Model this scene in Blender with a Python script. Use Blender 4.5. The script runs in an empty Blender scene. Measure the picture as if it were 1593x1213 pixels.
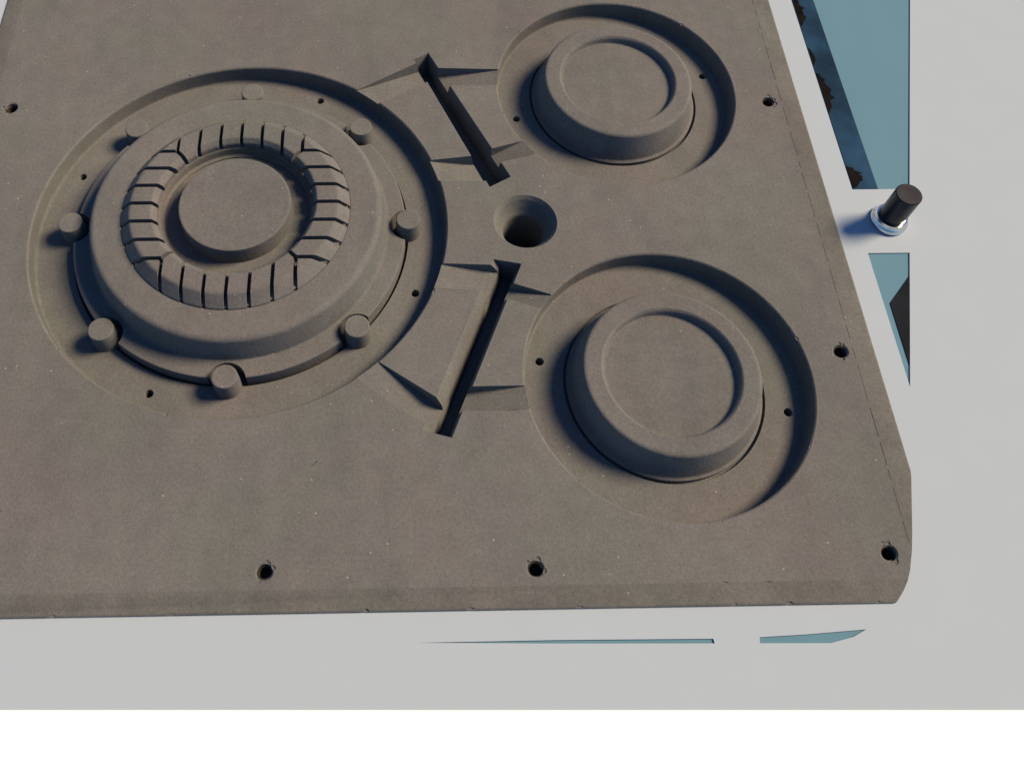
import bpy, bmesh, math, random
from mathutils import Matrix, Vector
random.seed(7)
scene = bpy.context.scene
C = scene.collection
K = 0.1                      # all lengths below are in decimetres; the scene is in metres

# ------------------------------------------------------------------ camera
cam_data = bpy.data.cameras.new('camera')
cam = bpy.data.objects.new('camera', cam_data); C.objects.link(cam)
R = Matrix(((0.999770809, 0.010004494, -0.018927197),
            (-0.018482144, 0.849527082, -0.527221156),
            (0.010804585, 0.527450137, 0.849517283)))
cam.matrix_world = Matrix.Translation((0, 0, 10 * K)) @ R.to_4x4()
cam_data.sensor_fit = 'HORIZONTAL'
cam_data.sensor_width = 36.0
cam_data.lens = 1455.9955 / 1593 * 36.0
cam_data.shift_x = (796.5 - 651.849) / 1593
cam_data.shift_y = (382.251 - 606.5) / 1593
cam_data.clip_start = 0.01
cam_data.clip_end = 100
scene.camera = cam

# ------------------------------------------------------------------ light
SUN_EL, SUN_AZ = math.radians(44), math.radians(14)      # azimuth from +X towards +Y
world = bpy.data.worlds.new('World'); scene.world = world
world.use_nodes = True
wn = world.node_tree.nodes; wn.clear()
sky = wn.new('ShaderNodeTexSky'); sky.sky_type = 'NISHITA'; sky.sun_disc = False; sky.dust_density = 0.0; sky.ozone_density = 5.0
sky.sun_elevation = SUN_EL; sky.sun_rotation = math.radians(90) - SUN_AZ
bgn = wn.new('ShaderNodeBackground'); bgn.inputs['Strength'].default_value = 0.060
out = wn.new('ShaderNodeOutputWorld')
world.node_tree.links.new(sky.outputs[0], bgn.inputs['Color'])
world.node_tree.links.new(bgn.outputs[0], out.inputs['Surface'])
sd = bpy.data.lights.new('sun', 'SUN'); sd.energy = 5.0; sd.angle = math.radians(20)
sd.color = (1.0, 0.69, 0.41)
sun = bpy.data.objects.new('sun', sd); C.objects.link(sun)
sdir = Vector((math.cos(SUN_EL) * math.cos(SUN_AZ), math.cos(SUN_EL) * math.sin(SUN_AZ), math.sin(SUN_EL)))
sun.rotation_euler = sdir.to_track_quat('Z', 'Y').to_euler()
sun.location = sdir * 3
scene.view_settings.view_transform = 'Standard'
scene.view_settings.look = 'None'
scene.view_settings.exposure = 0.62
scene.view_settings.gamma = 1.0
scene.view_settings.use_curve_mapping = False
scene.render.engine = 'CYCLES'

# ------------------------------------------------------------------ materials
def new_mat(name):
    m = bpy.data.materials.new(name); m.use_nodes = True
    nt = m.node_tree
    return m, nt, nt.nodes['Principled BSDF']

def nnode(nt, kind, **kw):
    n = nt.nodes.new(kind)
    for k, v in kw.items():
        if k in n.inputs: n.inputs[k].default_value = v
        else: setattr(n, k, v)
    return n

def ramp(nt, src, stops):
    r = nt.nodes.new('ShaderNodeValToRGB')
    e = r.color_ramp.elements
    while len(e) < len(stops): e.new(0.5)
    for el, (p, c) in zip(e, stops):
        el.position = p; el.color = (c[0], c[1], c[2], 1)
    nt.links.new(src, r.inputs[0])
    return r.outputs[0]

def mix(nt, kind, fac, a, b):
    m = nt.nodes.new('ShaderNodeMix'); m.data_type = 'RGBA'; m.blend_type = kind
    if isinstance(fac, (int, float)): m.inputs[0].default_value = fac
    else: nt.links.new(fac, m.inputs[0])
    for i, v in ((6, a), (7, b)):
        if isinstance(v, tuple): m.inputs[i].default_value = v + (1,)
        else: nt.links.new(v, m.inputs[i])
    return m.outputs[2]

def sand_material(name, base, edge=False):
    m, nt, p = new_mat(name)
    geo = nnode(nt, 'ShaderNodeNewGeometry')
    pos = geo.outputs['Position']
    def noise(scale, detail=3, rough=0.6):
        n = nnode(nt, 'ShaderNodeTexNoise', Scale=scale, Detail=detail, Roughness=rough)
        nt.links.new(pos, n.inputs['Vector']); return n
    big = noise(3.2, 4, 0.55)
    hue = noise(5.5, 3, 0.5)
    mid = noise(38, 4, 0.6)
    grain = noise(620, 2, 0.7)
    grain2 = noise(240, 3, 0.65)
    b = Vector(base)
    c = ramp(nt, big.outputs['Fac'], [(0.3, b * 0.90), (0.7, b * 1.08)])
    tint = ramp(nt, hue.outputs['Fac'], [(0.33, (0.97, 1.02, 0.98)), (0.5, (1, 1, 1)), (0.68, (1.04, 0.98, 0.99))])
    c = mix(nt, 'MULTIPLY', 1.0, c, tint)
    md = ramp(nt, mid.outputs['Fac'], [(0.25, (0.9, 0.9, 0.9)), (0.75, (1.08, 1.08, 1.08))])
    c = mix(nt, 'MULTIPLY', 1.0, c, md)
    mp = nnode(nt, 'ShaderNodeMapping'); mp.inputs['Scale'].default_value = (9.0, 2.2, 6.0)
    nt.links.new(pos, mp.inputs['Vector'])
    st = nnode(nt, 'ShaderNodeTexNoise', Scale=1.6, Detail=5.0, Roughness=0.6)
    nt.links.new(mp.outputs[0], st.inputs['Vector'])
    sc = ramp(nt, st.outputs['Fac'], [(0.34, (0.91, 0.92, 0.925)), (0.47, (1, 1, 1)), (0.68, (1.045, 1.03, 1.03))])
    c = mix(nt, 'MULTIPLY', 1.0, c, sc)
    g = ramp(nt, grain.outputs['Fac'], [(0.3, (0.78, 0.78, 0.79)), (0.5, (1, 1, 1)), (0.72, (1.22, 1.21, 1.19))])
    c = mix(nt, 'MULTIPLY', 0.75, c, g)
    g2 = ramp(nt, grain2.outputs['Fac'], [(0.3, (0.86, 0.86, 0.86)), (0.7, (1.12, 1.12, 1.12))])
    c = mix(nt, 'MULTIPLY', 0.8, c, g2)
    # scattered pale and dark grains
    vor = nnode(nt, 'ShaderNodeTexVoronoi', Scale=170.0)
    nt.links.new(pos, vor.inputs['Vector'])
    sep = nnode(nt, 'ShaderNodeSeparateColor'); nt.links.new(vor.outputs['Color'], sep.inputs[0])
    small = nnode(nt, 'ShaderNodeMath', operation='LESS_THAN'); nt.links.new(vor.outputs['Distance'], small.inputs[0]); small.inputs[1].default_value = 0.17
    for chan, thr, colr in ((0, 0.985, (0.33, 0.34, 0.34)), (1, 0.985, (0.045, 0.045, 0.045))):
        pick = nnode(nt, 'ShaderNodeMath', operation='GREATER_THAN'); nt.links.new(sep.outputs[chan], pick.inputs[0]); pick.inputs[1].default_value = thr
        both = nnode(nt, 'ShaderNodeMath', operation='MULTIPLY'); nt.links.new(small.outputs[0], both.inputs[0]); nt.links.new(pick.outputs[0], both.inputs[1])
        half = nnode(nt, 'ShaderNodeMath', operation='MULTIPLY'); nt.links.new(both.outputs[0], half.inputs[0]); half.inputs[1].default_value = 0.55
        c = mix(nt, 'MIX', half.outputs[0], c, colr)
    if edge:
        wear = noise(14, 5, 0.7)
        w = ramp(nt, wear.outputs['Fac'], [(0.35, (0.85, 0.86, 0.85)), (0.65, (1.0, 1.0, 0.99))])
        c = mix(nt, 'MULTIPLY', 1.0, c, w)
    nt.links.new(c, p.inputs['Base Color'])
    p.inputs['Roughness'].default_value = 0.95
    p.inputs['Specular IOR Level'].default_value = 0.15
    bump = nnode(nt, 'ShaderNodeBump', Strength=0.35, Distance=0.0006)
    nt.links.new(grain.outputs['Fac'], bump.inputs['Height'])
    bump2 = nnode(nt, 'ShaderNodeBump', Strength=0.25, Distance=0.0015)
    nt.links.new(grain2.outputs['Fac'], bump2.inputs['Height'])
    nt.links.new(bump.outputs[0], bump2.inputs['Normal'])
    nt.links.new(bump2.outputs[0], p.inputs['Normal'])
    return m

SAND = sand_material('bonded_sand', (0.107, 0.123, 0.138))
SAND_EDGE = sand_material('bonded_sand_worn_edge', (0.105, 0.120, 0.132), edge=True)

def plain(name, col, rough, metal=0.0, var=0.03, scale=20, spec=0.3):
    m, nt, p = new_mat(name)
    geo = nnode(nt, 'ShaderNodeNewGeometry')
    n = nnode(nt, 'ShaderNodeTexNoise', Scale=scale, Detail=4.0)
    nt.links.new(geo.outputs['Position'], n.inputs['Vector'])
    b = Vector(col)
    nt.links.new(ramp(nt, n.outputs['Fac'], [(0.3, b * (1 - var)), (0.7, b * (1 + var))]), p.inputs['Base Color'])
    p.inputs['Roughness'].default_value = rough
    p.inputs['Metallic'].default_value = metal
    p.inputs['Specular IOR Level'].default_value = spec
    return m

GREY = plain('light_grey_sheet', (0.297, 0.395, 0.512), 0.85, var=0.008, spec=0.05)
TEAL = plain('teal_board', (0.089, 0.203, 0.305), 0.8, var=0.02, spec=0.05)
WHITE = plain('border_white', (0.82, 0.92, 0.99), 0.9, var=0.003, spec=0.05)
CHROME = plain('polished_steel', (0.62, 0.66, 0.70), 0.16, metal=1.0)
DARK = plain('dark_flat', (0.010, 0.014, 0.021), 0.7, metal=0.0, var=0.25, spec=0.02)
BAND_BLACK = plain('band_black', (0.008, 0.008, 0.009), 0.95, var=0.3, scale=60, spec=0.0)
SHAFT = plain('oiled_steel', (0.026, 0.030, 0.038), 0.33, metal=0.8, var=0.3, scale=35)
INSERT = plain('blackened_insert', (0.035, 0.034, 0.032), 0.5, metal=0.4, var=0.2, scale=200)
m, nt, p = new_mat('shade_band_blue')  # dark blue tones of the shaded band, put into the colour
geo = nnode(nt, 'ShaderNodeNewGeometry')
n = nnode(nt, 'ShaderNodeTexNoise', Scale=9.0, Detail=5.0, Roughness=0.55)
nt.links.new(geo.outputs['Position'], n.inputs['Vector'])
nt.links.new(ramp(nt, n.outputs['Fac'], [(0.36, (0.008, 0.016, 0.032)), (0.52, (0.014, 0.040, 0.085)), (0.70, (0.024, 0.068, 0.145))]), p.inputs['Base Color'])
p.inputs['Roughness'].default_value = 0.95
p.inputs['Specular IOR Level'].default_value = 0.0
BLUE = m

# ------------------------------------------------------------------ mesh helpers
def finish(bm, name, mat, parent=None, loc=(0, 0, 0), angle=32):
    bmesh.ops.recalc_face_normals(bm, faces=bm.faces[:])
    me = bpy.data.meshes.new(name); bm.to_mesh(me); bm.free()
    return link(me, name, mat, parent, loc, angle)

def link(me, name, mat, parent=None, loc=(0, 0, 0), angle=32):
    for p_ in me.polygons: p_.use_smooth = True
    me.set_sharp_from_angle(angle=math.radians(angle))
    if mat is not None and not me.materials: me.materials.append(mat)
    o = bpy.data.objects.new(name, me); C.objects.link(o)
    o.location = Vector(loc) * K
    o.parent = parent
    return o

def tag(o, label=None, cat=None, group=None, kind=None):
    if label: o['label'] = label
    if cat: o['category'] = cat
    if group: o['group'] = group
    if kind: o['kind'] = kind
    return o

def revolve(profile, seg=160, centre=(0, 0), a0=0.0, a1=None):
    """closed solid from a profile [(r, z), ...]; the ends on the axis, or a closed ring if no r is 0"""
    pts = list(profile) + ([profile[0]] if profile[0][0] > 1e-6 else [])
    held = []                                            # loops close to every corner keep long faces flat
    for (ra, za), (rb, zb) in zip(pts, pts[1:]):
        held.append((ra, za))
        L = math.hypot(rb - ra, zb - za)
        if L > 0.05:
            for t in (0.008 / L, 1 - 0.008 / L): held.append((ra + (rb - ra) * t, za + (zb - za) * t))
    if profile[0][0] <= 1e-6: held.append(pts[-1])
    profile = held
    bm = bmesh.new()
    full = a1 is None
    n = seg if full else seg + 1
    span = 2 * math.pi if full else (a1 - a0)
    ring = profile[0][0] > 1e-6
    rows = []
    for r, z in profile:
        if r < 1e-6:
            rows.append([bm.verts.new((centre[0] * K, centre[1] * K, z * K))])
        else:
            rows.append([bm.verts.new(((centre[0] + r * math.cos(a0 + span * i / seg)) * K,
                                       (centre[1] + r * math.sin(a0 + span * i / seg)) * K, z * K)) for i in range(n)])
    pairs = list(zip(rows, rows[1:])) + ([(rows[-1], rows[0])] if ring else [])
    for A, B in pairs:
        for i in range(seg):
            j = (i + 1) % n
            a = (A[0],) if len(A) == 1 else (A[i], A[j])
            b = (B[0],) if len(B) == 1 else (B[j], B[i])
            bm.faces.new(a + b)
    if not full and ring:
        bm.faces.new([r_[0] for r_ in rows]); bm.faces.new([r_[-1] for r_ in rows][::-1])
    bmesh.ops.recalc_face_normals(bm, faces=bm.faces[:])
    return bm

def prism(poly, z0, z1, poly1=None):
    bm = bmesh.new()
    a = [bm.verts.new((x * K, y * K, z0 * K)) for x, y in poly]
    b = [bm.verts.new((x * K, y * K, z1 * K)) for x, y in (poly1 or poly)]
    n = len(a)
    bm.faces.new(a[::-1]); bm.faces.new(b)
    for i in range(n): bm.faces.new((a[i], a[(i + 1) % n], b[(i + 1) % n], b[i]))
    bmesh.ops.recalc_face_normals(bm, faces=bm.faces[:])
    return bm

def hexa(top, bottom):
    """a cutter between two quads given as (x, y, z) corners"""
    bm = bmesh.new()
    a = [bm.verts.new(Vector(v) * K) for v in bottom]; b = [bm.verts.new(Vector(v) * K) for v in top]
    bm.faces.new(a[::-1]); bm.faces.new(b)
    for i in range(4): bm.faces.new((a[i], a[(i + 1) % 4], b[(i + 1) % 4], b[i]))
    bmesh.ops.recalc_face_normals(bm, faces=bm.faces[:])
    return bm

def boolean(base_me, cutters, op='DIFFERENCE'):
    """apply exact booleans one after another and return the mesh"""
    me = base_me
    for bm in cutters:
        cm = bpy.data.meshes.new('cut'); bm.to_mesh(cm); bm.free()
        co = bpy.data.objects.new('cut', cm); C.objects.link(co)
        o = bpy.data.objects.new('work', me); C.objects.link(o)
        md = o.modifiers.new('b', 'BOOLEAN'); md.operation = op; md.solver = 'EXACT'; md.object = co
        dg = bpy.context.evaluated_depsgraph_get(); dg.update()
        res = bpy.data.meshes.new_from_object(o.evaluated_get(dg))
        bpy.data.objects.remove(o); bpy.data.objects.remove(co)
        bpy.data.meshes.remove(me); bpy.data.meshes.remove(cm)
        me = res
    return me

def to_mesh(bm, name='m'):
    me = bpy.data.meshes.new(name); bm.to_mesh(me); bm.free(); return me

# ------------------------------------------------------------------ setting: sheet, board
SHEET_Z = -0.06
LOW = [(-5.80, 1.92), (4.98, 1.92), (5.08, 2.03), (5.20, 2.23), (5.34, 2.60), (5.545, 3.30), (5.55, 12.6), (-5.80, 12.6)]
OPEN_A = [(5.970, 7.05), (6.735, 7.05), (8.25, 12.1), (5.962, 12.1)]
OPEN_B = [(5.908, 6.066), (6.443, 6.066), (5.905, 4.24)]
SLIT_A = [(0.126, 1.568), (1.487, 1.538), (3.108, 1.512), (3.101, 1.556), (1.487, 1.570)]
SLIT_B = [(3.564, 1.506), (4.281, 1.495), (4.523, 1.548), (4.672, 1.618), (4.037, 1.580), (3.574, 1.562)]
SLAB = [(-13, -4), (15, -4), (15, 15), (-13, 15)]
me = boolean(to_mesh(prism(SLAB, SHEET_Z - 0.012, SHEET_Z)),
             [prism(q, -1, 0.5) for q in (LOW, OPEN_A, OPEN_B, SLIT_A, SLIT_B)])
sheet = link(me, 'frame_border_sheet', GREY)  # frame round the mould, carried outward as an added grey border
tag(sheet, 'light grey frame and added border sheet with cutouts around the sand mould', kind='structure')
me = boolean(to_mesh(prism(SLAB, SHEET_Z - 0.60, SHEET_Z - 0.016)), [prism(LOW, -2, 0.5)])
board = link(me, 'table_board', TEAL)
tag(board, 'teal board showing through the cutouts of the grey sheet', kind='structure')

# ------------------------------------------------------------------ the sand mould
mould = bpy.data.objects.new('sand_mould', None); C.objects.link(mould)
mould.location = (0, 2.0 * K, SHEET_Z * K)
tag(mould, 'grey brown sand casting mould with three round cavities and connecting gates', 'casting mould')
def part(o, parent=mould):
    o.parent = parent
    o.matrix_parent_inverse = Matrix.Identity(4)
    off = Vector((0, 0, 0)); q = parent
    while q: off += q.location; q = q.parent
    o.location = o.location - off
    return o

R0, R1, R2 = (-2.051, 6.578), (3.036, 8.79), (3.082, 4.375)
RIM0, RIM1, RIM2 = 2.628, 1.657, 1.668
FLOOR = -0.245

# plate: lip with worn sloping margins, lower body
X0, X1, Y0, Y1 = -5.85, 5.60, 1.865, 12.65
def rect_loop(bm, i, z): return [bm.verts.new((x * K, y * K, z * K)) for x, y in ((X0 + i, Y0 + i * 0.88), (X1 - i * 1.06, Y0 + i * 0.88), (X1 - i * 1.06, Y1 - i), (X0 + i, Y1 - i))]
bm = bmesh.new()
loops = [rect_loop(bm, 0, -0.06), rect_loop(bm, 0, -0.034), rect_loop(bm, 0.02, -0.024), rect_loop(bm, 0.25, 0.0)]
bm.faces.new(loops[0][::-1]); bm.faces.new(loops[-1])
for A, B in zip(loops, loops[1:]):
    for i in range(4):
        f = bm.faces.new((A[i], A[(i + 1) % 4], B[(i + 1) % 4], B[i])); f.material_index = 1
bmesh.ops.recalc_face_normals(bm, faces=bm.faces[:])
plate = to_mesh(bm)
plate.materials.append(SAND); plate.materials.append(SAND_EDGE)
CORNER = [(5.62, 3.30), (5.402, 2.56), (5.34, 2.375), (5.261, 2.175), (5.205, 2.07), (5.141, 1.977), (5.057, 1.883), (5.03, 1.855), (5.0, 1.5), (6.3, 1.5), (6.3, 3.6), (5.70, 3.58)]
plate = boolean(plate, [prism(CORNER, -0.5, 0.5)])
plate = boolean(plate, [prism(LOW, -1.7, -0.045)], 'UNION')

def cavity(centre, r, base, gap, depth):
    prof = [(0, 0.2), (r + 0.226, 0.2), (r + 0.022, -0.002), (r + 0.010, -0.008), (r + 0.003, -0.018), (r, -0.034), (r - 0.004, FLOOR + 0.03), (r - 0.012, FLOOR + 0.009), (r - 0.034, FLOOR),
            (base + gap + 0.004, FLOOR), (base + gap, FLOOR - 0.006), (base + gap, FLOOR - depth), (0, FLOOR - depth)]
    return revolve(prof, 192, centre)
def hole(x, y, r, z0, z1, cone=0.012, seg=28):
    return revolve([(0, z1 + 0.1), (r + cone + 0.1, z1 + 0.1), (r + cone, z1), (r, z1 - cone), (r * 0.97, z0), (0, z0)], seg, (x, y))

HUB_R, BOSS_R = 2.115, 1.150
cutters = [cavity(R0, RIM0, HUB_R, 0.030, 0.09), cavity(R1, RIM1, BOSS_R, 0.032, 0.055), cavity(R2, RIM2, BOSS_R, 0.032, 0.055)]
# pouring funnel between the cavities
cutters.append(revolve([(0, 0.1), (0.435, 0.1), (0.412, 0.004), (0.402, -0.008), (0.37, -0.05), (0.300, -0.20), (0.272, -0.245), (0.262, -0.28), (0.25, -1.5), (0, -1.5)], 96, (1.59, 6.56)))
# runner channels
def channel(tl, tr, br, bl, dl, dr, depth):
    """z=0 corners top-left, top-right, bottom-right, bottom-left; walls drawn in by dl / dr at the bottom"""
    up = 0.12
    def ext(a, b, t): return a + (b - a) * t
    zt = 0.05
    top = [(tl[0] - dl * zt / depth, tl[1], zt), (tr[0] + dr * zt / depth, tr[1], zt), (br[0] + dr * zt / depth, br[1], zt), (bl[0] - dl * zt / depth, bl[1], zt)]
    bot = [(tl[0] + dl, tl[1], -depth), (tr[0] - dr, tr[1], -depth), (br[0] - dr, br[1], -depth), (bl[0] + dl, bl[1], -depth)]
    return hexa(top, bot)
cutters.append(channel((0.205, 9.352), (0.415, 9.478), (1.455, 7.262), (1.165, 7.100), 0.10, 0.03, 0.46))
# lower channel: a broad lit bevel on its left, then a steep trench
cutters.append(hexa([(1.128, 6.00, 0.02), (1.50, 5.925, 0.02), (0.55, 3.68, 0.02), (0.200, 3.775, 0.02)],
                    [(1.262, 5.99, -0.16), (1.44, 5.93, -0.16), (0.50, 3.695, -0.16), (0.336, 3.762, -0.16)]))
cutters.append(hexa([(1.232, 5.993, -0.10), (1.452, 5.928, -0.10), (0.508, 3.693, -0.10), (0.304, 3.766, -0.10)],
                    [(1.30, 5.985, -0.48), (1.42, 5.935, -0.48), (0.48, 3.70, -0.48), (0.37, 3.757, -0.48)]))
# ingates: shallow at the cavity rim, deeper at the channel
def ingate(rim_up, ch_up, ch_lo, rim_lo, dr, dc, over):
    """four corners on the face; depth dr at the rim, dc at the channel; 'over' runs the cut past the channel edge"""
    def v(a, b, t): return (a[0] + (b[0] - a[0]) * t, a[1] + (b[1] - a[1]) * t)
    cu, cl = v(rim_up, ch_up, over), v(rim_lo, ch_lo, over)
    ru, rl = v(rim_up, ch_up, -0.12), v(rim_lo, ch_lo, -0.12)
    slope = (dc - dr)
    zc = -(dr + slope * over); zr = -(dr - slope * 0.12)
    w = 0.020
    def inn(a, b, d):
        L = math.hypot(b[0] - a[0], b[1] - a[1]); return (a[0] + (b[0] - a[0]) * d / L, a[1] + (b[1] - a[1]) * d / L)
    bcu, bcl, bru, brl = inn(cu, cl, w), inn(cl, cu, 2 * w), inn(ru, rl, w), inn(rl, ru, 2 * w)
    return hexa([(ru[0], ru[1], 0.06), (cu[0], cu[1], 0.06), (cl[0], cl[1], 0.06), (rl[0], rl[1], 0.06)],
                [(bru[0], bru[1], zr), (bcu[0], bcu[1], zc), (bcl[0], bcl[1], zc), (brl[0], brl[1], zr)])
GATES = [((-0.584, 8.808), (0.263, 9.296), (0.330, 8.880), (-0.320, 8.500)),
         ((0.360, 7.560), (0.930, 7.615), (1.110, 7.190), (0.496, 7.190)),
         ((1.400, 9.170), (0.520, 9.190), (0.700, 8.850), (1.341, 8.838)),
         ((1.600, 7.860), (1.215, 7.735), (1.350, 7.500), (1.800, 7.610)),
         ((0.480, 5.965), (1.190, 5.920), (1.060, 5.530), (0.350, 5.580)),
         ((-0.248, 4.624), (0.420, 4.150), (0.300, 3.800), (-0.500, 4.360)),
         ((1.830, 5.505), (1.350, 5.665), (1.250, 5.440), (1.640, 5.290)),
         ((1.400, 4.318), (0.740, 4.302), (0.620, 3.990), (1.400, 3.980))]
for i, g in enumerate(GATES):
    cutters.append(ingate(*g, 0.020, (0.19, 0.18, 0.18, 0.15, 0.17, 0.20, 0.15, 0.17)[i], 1.12))
# drilled holes in the cavity floors
def polar(c, r, deg): return (c[0] + r * math.cos(math.radians(deg)), c[1] + r * math.sin(math.radians(deg)))
DRILL = [polar(R0, 2.40, a) for a in (67.5, 157.5, -22.5, -112.5)] + [polar(R1, 1.44, 17), polar(R1, 1.44, 194)] + [polar(R2, 1.45, -14), polar(R2, 1.48, 167)]
for x, y in DRILL: cutters.append(hole(x, y, 0.050, FLOOR - 0.22, FLOOR, 0.006, 24))
BOLTS = [(-5.35, 8.502), (5.15, 8.52), (5.18, 4.683), (5.09, 2.352), (-1.449, 2.267), (1.358, 2.254)]
for x, y in BOLTS: cutters.append(hole(x, y, 0.082, -0.26, 0.0, 0.016, 28))
# seam scored along the right margin and part of the front
y = 2.45
while y < 12.6:
    L = random.uniform(0.12, 0.5)
    w = random.uniform(0.002, 0.0035)
    cutters.append(prism([(5.334 - w, y), (5.334 + w, y + 0.01), (5.334 + w, y + L), (5.334 - w, y + L - 0.01)], -random.uniform(0.008, 0.016), 0.05))
    y += L + random.uniform(0.03, 0.10)
def chip(x, y, z, r, sx=1.0, sy=1.0, rot=0.0):
    b = bmesh.new(); bmesh.ops.create_icosphere(b, subdivisions=1, radius=1.0)
    for v in b.verts:
        v.co *= random.uniform(0.75, 1.2)
        v.co = Vector((v.co.x * sx, v.co.y * sy, v.co.z * 0.55)) * r
        v.co.rotate(Matrix.Rotation(rot, 3, 'Z'))
        v.co = (v.co + Vector((x, y, z))) * K
    return b
for c_, r_, spots in ((R0, RIM0, (20, 77, 118, 171, 214, 263, 301, 338)), (R1, RIM1, (48, 139, 196, 242, 318)), (R2, RIM2, (12, 66, 121, 176, 228, 284, 330))):
    for a in spots:
        x, y = polar(c_, r_ + 0.015, a + random.uniform(-8, 8))
        cutters.append(chip(x, y, 0.0, random.uniform(0.016, 0.034), random.uniform(0.7, 1.5), 1.0, random.uniform(0, 3)))
for x, y in BOLTS:                                   # worn, ragged mouths of the bolt holes
    for k in range(4):
        px, py = polar((x, y), 0.096, random.uniform(0, 360))
        cutters.append(chip(px, py, 0.0, random.uniform(0.022, 0.042), random.uniform(0.8, 1.5), 1.0, random.uniform(0, 3)))
for x in (-3.4, -2.2, -0.6, 0.9, 1.9, 3.1, 4.0, 4.6):
    cutters.append(chip(x + random.uniform(-.3, .3), 1.868, -0.028, random.uniform(0.018, 0.036), random.uniform(1, 2.6)))
for y in (3.9, 5.0, 6.3, 7.2, 8.8, 9.9):
    cutters.append(chip(5.598, y + random.uniform(-.3, .3), -0.028, random.uniform(0.018, 0.034), 1.0, random.uniform(1, 2.4)))
cutters.append(chip(-0.985, 3.40, 0.004, 0.05, 1.3, 0.22, 0.75))      # a short scratch in front of the hub
cutters.append(chip(3.30, 2.085, 0.0, 0.02, 2.4, 0.6)); cutters.append(chip(3.75, 2.083, 0.0, 0.02, 3.0, 0.5))
plate = boolean(plate, cutters)
part(link(plate, 'mould_plate', SAND))

# hub in the large cavity
hub_prof = [(0, -0.34), (HUB_R, -0.34), (HUB_R - 0.004, -0.100), (HUB_R - 0.010, -0.088), (HUB_R - 0.024, -0.082),
            (1.905, -0.078), (1.886, -0.072), (1.878, -0.058)]
for i in range(8):                                   # rounded shoulder of the ring
    a = math.radians(4 + 86 * i / 7)
    hub_prof.append((1.737 + 0.083 * math.cos(a), 0.223 + 0.083 * math.sin(a)))
hub_prof += [(1.425, 0.306), (1.40, 0.290), (1.395, 0.17), (0.90, 0.17), (0.86, 0.172), (0.55, 0.172), (0, 0.172)]
hub_me = boolean(to_mesh(revolve(hub_prof, 192, R0)),
                 [revolve([(0, 0.2), (0.235, 0.2), (0.230, -0.08), (0.222, -0.4), (0, -0.4)], 40, polar(R0, 2.14, 45 * k)) for k in range(8)])
hub = part(link(hub_me, 'hub', SAND))

def child_of_hub(o): return part(o, hub)
disc_prof = [(0, 0.12), (0.70, 0.12), (0.698, 0.20), (0.690, 0.424), (0.684, 0.436), (0.670, 0.442), (0, 0.442)]
child_of_hub(link(to_mesh(revolve(disc_prof, 128, R0)), 'centre_disc', SAND))
# collar on which the teeth stand, with the wall of the central well
collar_prof = [(0.905, 0.15), (0.905, 0.19), (0.925, 0.198), (0.938, 0.215), (0.944, 0.30), (0.950, 0.318), (1.39, 0.318), (1.39, 0.15)]
child_of_hub(link(to_mesh(revolve(collar_prof, 128, R0)), 'tooth_collar', SAND))

# teeth: a ring with an outer slope, cut by straight slots
D, G = 0.265, 0.052
TP = [(1.418, 0.16), (1.418, 0.312), (1.408, 0.326), (1.292, 0.447), (1.275, 0.457), (1.255, 0.461), (1.030, 0.461), (1.012, 0.456), (0.968, 0.405), (0.960, 0.385), (0.957, 0.16)]
def tooth(planes, mid):
    bm = revolve(TP, 40, (0, 0), math.radians(mid - 62), math.radians(mid + 62))
    for (px, py), (nx, ny) in planes:                # keep the side the normal points to
        bmesh.ops.bisect_plane(bm, geom=bm.verts[:] + bm.edges[:] + bm.faces[:], dist=1e-6,
                               plane_co=(px * K, py * K, 0), plane_no=(-nx, -ny, 0), clear_outer=True)
        edges = [e for e in bm.edges if e.is_boundary]
        if edges: bmesh.ops.holes_fill(bm, edges=edges, sides=0)
    for v in bm.verts: v.co.x += R0[0] * K; v.co.y += R0[1] * K
    return bm
s2 = math.sqrt(0.5)
for quad in range(4):
    rot = Matrix.Rotation(math.radians(90 * quad), 2)
    def rv(v): return tuple(rot @ Vector(v))
    for k in range(-3, 3):
        pl = [((k * D + G / 2, 0), (1, 0)), (((k + 1) * D - G / 2, 0), (-1, 0)), ((0, 0.5), (0, 1))]
        if k == 2: pl.append(((-G / 2 * s2, G / 2 * s2), (-s2, s2)))
        if k == -3: pl.append(((G / 2 * s2, G / 2 * s2), (s2, s2)))
        bm = tooth([(rv(a), rv(b)) for a, b in pl], 90 + 90 * quad)
        child_of_hub(finish(bm, 'tooth', SAND, angle=36))
    pl = [((3 * D + G / 2, 0), (1, 0)), ((0, 3 * D + G / 2), (0, 1))]
    bm = tooth([(rv(a), rv(b)) for a, b in pl], 45 + 90 * quad)
    child_of_hub(finish(bm, 'tooth', SAND, angle=36))

# eight pins round the hub
pin_me = None
for k in range(8):
    x, y = polar(R0, 2.14, 45 * k)
    if pin_me is None:
        pin = link(to_mesh(revolve([(0, -0.345), (0.166, -0.345), (0.158, -0.10), (0.151, 0.035), (0.147, 0.045), (0.138, 0.050), (0, 0.050)], 48)), 'pin', SAND)
        pin_me = pin.data
    else:
        pin = bpy.data.objects.new('pin', pin_me); C.objects.link(pin)
    pin.location = (x * K, y * K, 0); part(pin)

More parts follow.
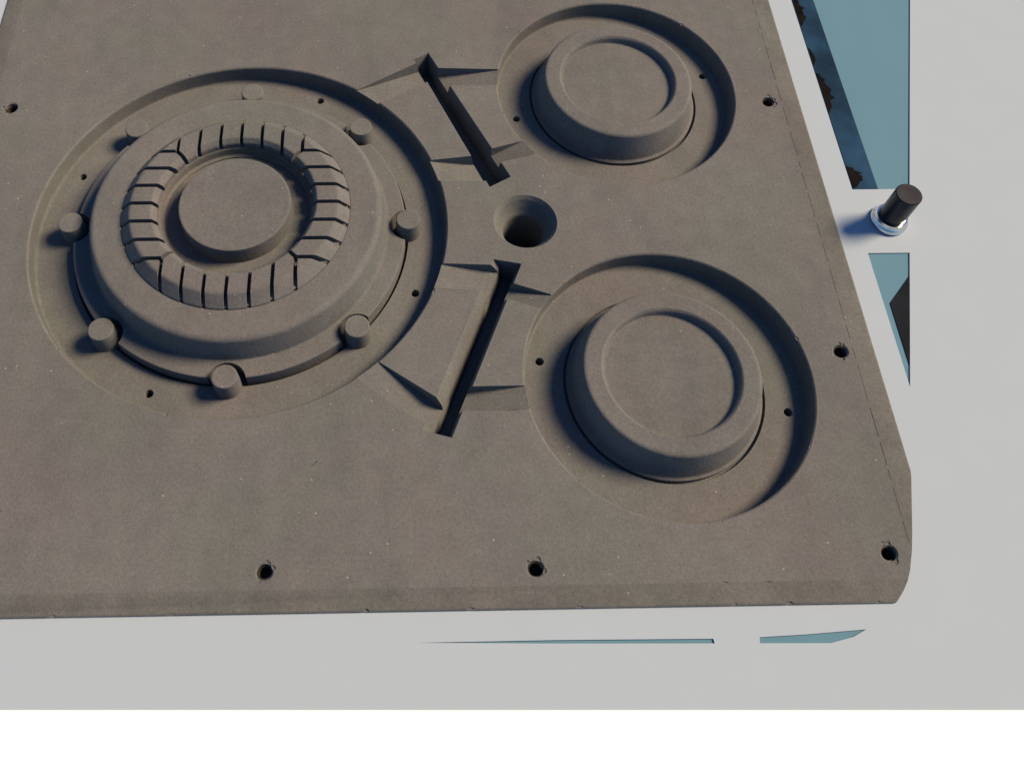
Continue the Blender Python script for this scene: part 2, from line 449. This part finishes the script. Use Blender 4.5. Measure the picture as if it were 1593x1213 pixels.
# bosses in the two smaller cavities
boss_prof = [(0, -0.345), (BOSS_R, -0.345), (BOSS_R, FLOOR + 0.012), (BOSS_R - 0.012, FLOOR + 0.022), (1.128, FLOOR + 0.026), (1.116, FLOOR + 0.040)]
for i in range(6):
    a = math.radians(14 + 76 * i / 5)
    boss_prof.append((0.976 + 0.052 * math.cos(a), 0.148 + 0.052 * math.sin(a)))
boss_prof += [(0.812, 0.200), (0.804, 0.197), (0.780, 0.172), (0.773, 0.160), (0.768, 0.118), (0.760, 0.104), (0.742, 0.098), (0, 0.098)]
b1 = link(to_mesh(revolve(boss_prof, 160)), 'boss', SAND); b1.location = (R1[0] * K, R1[1] * K, 0); part(b1)
b2 = bpy.data.objects.new('boss', b1.data); C.objects.link(b2); b2.location = (R2[0] * K, R2[1] * K, 0); part(b2)

# blackened threaded inserts in the bolt holes
def insert_mesh():
    bm = bmesh.new()
    N, turns = 22, 3
    prev = None
    for i in range(N * turns + 1):
        a = 2 * math.pi * i / N; z = -0.035 - 0.045 * i / N
        sec = []
        for j in range(6):
            b = 2 * math.pi * j / 6
            r = 0.073 + 0.012 * math.cos(b)
            sec.append(bm.verts.new((r * math.cos(a) * K, r * math.sin(a) * K, (z + 0.014 * math.sin(b)) * K)))
        if prev:
            for j in range(6): bm.faces.new((prev[j], prev[(j + 1) % 6], sec[(j + 1) % 6], sec[j]))
        else: bm.faces.new(sec)
        prev = sec
    bm.faces.new(prev[::-1])
    bmesh.ops.recalc_face_normals(bm, faces=bm.faces[:])
    return to_mesh(bm)
im = insert_mesh(); im.materials.append(INSERT)
for i, (x, y) in enumerate(BOLTS):
    o = link(im, 'threaded_insert', INSERT) if i == 0 else bpy.data.objects.new('threaded_insert', im)
    if i: C.objects.link(o)
    o.location = (x * K, y * K, 0); o.rotation_euler.z = random.uniform(0, 6.28); part(o)

# ------------------------------------------------------------------ things beside the mould
BZ = SHEET_Z - 0.016
band = finish(prism([(5.985, 7.06), (6.318, 7.06), (6.300, 12.05), (5.975, 12.05)], BZ, BZ + 0.010), 'shade_band', BLUE)  # added flat band; the shade along the cutout is painted into it
tag(band, 'dark blue band with black patches, painted for the shade in the larger cutout', 'shade band')
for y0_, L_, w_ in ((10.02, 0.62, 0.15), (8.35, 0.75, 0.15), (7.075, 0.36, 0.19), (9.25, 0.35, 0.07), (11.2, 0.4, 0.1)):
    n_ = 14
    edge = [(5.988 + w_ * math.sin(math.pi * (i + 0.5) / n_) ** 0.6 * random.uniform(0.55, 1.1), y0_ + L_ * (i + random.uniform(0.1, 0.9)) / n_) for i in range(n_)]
    patch = finish(prism([(5.988, y0_ + L_), (5.988, y0_)] + edge, BZ + 0.011, BZ + 0.013), 'black_patch', BAND_BLACK)  # black patches of the painted shade band
    patch.parent = band
tri = finish(prism([(5.992, 5.353), (6.37, 5.762), (6.378, 5.72), (5.985, 4.46)], BZ, BZ + 0.010), 'dark_piece', DARK)  # added flat dark piece for the dark corner of the cutout
tag(tri, 'added dark pointed flat offcut lying in the small cutout', 'piece')

rod = bpy.data.objects.new('steel_post', None); C.objects.link(rod)
rod.location = (6.300 * K, 6.545 * K, SHEET_Z * K)
tag(rod, 'short dark steel post on a polished round foot beside the mould', 'post')
def rp(prof, name, mat, seg=64):
    o = link(to_mesh(revolve(prof, seg)), name, mat); o.parent = rod; return o
rp([(0, 0.0), (0.205, 0.0), (0.226, 0.012), (0.234, 0.03), (0.232, 0.05), (0.222, 0.068), (0.206, 0.085), (0.196, 0.11), (0.192, 0.14), (0, 0.14)], 'foot', CHROME)
rp([(0, 0.135), (0.160, 0.135), (0.163, 0.15), (0.163, 0.60), (0.152, 0.612), (0, 0.612)], 'shaft', SHAFT)

def white_y(x): return 1.030 + (x + 3.924) * (0.856 - 1.030) / (6.038 + 3.924)
border = finish(prism([(-9, white_y(-9)), (-9, -2.6), (11, -2.6), (11, white_y(11))], SHEET_Z + 0.002, SHEET_Z + 0.008), 'border_sheet', WHITE)  # white outer border, built as an added flat sheet
tag(border, 'added plain white paper sheet lying along the front of the grey sheet', 'border')
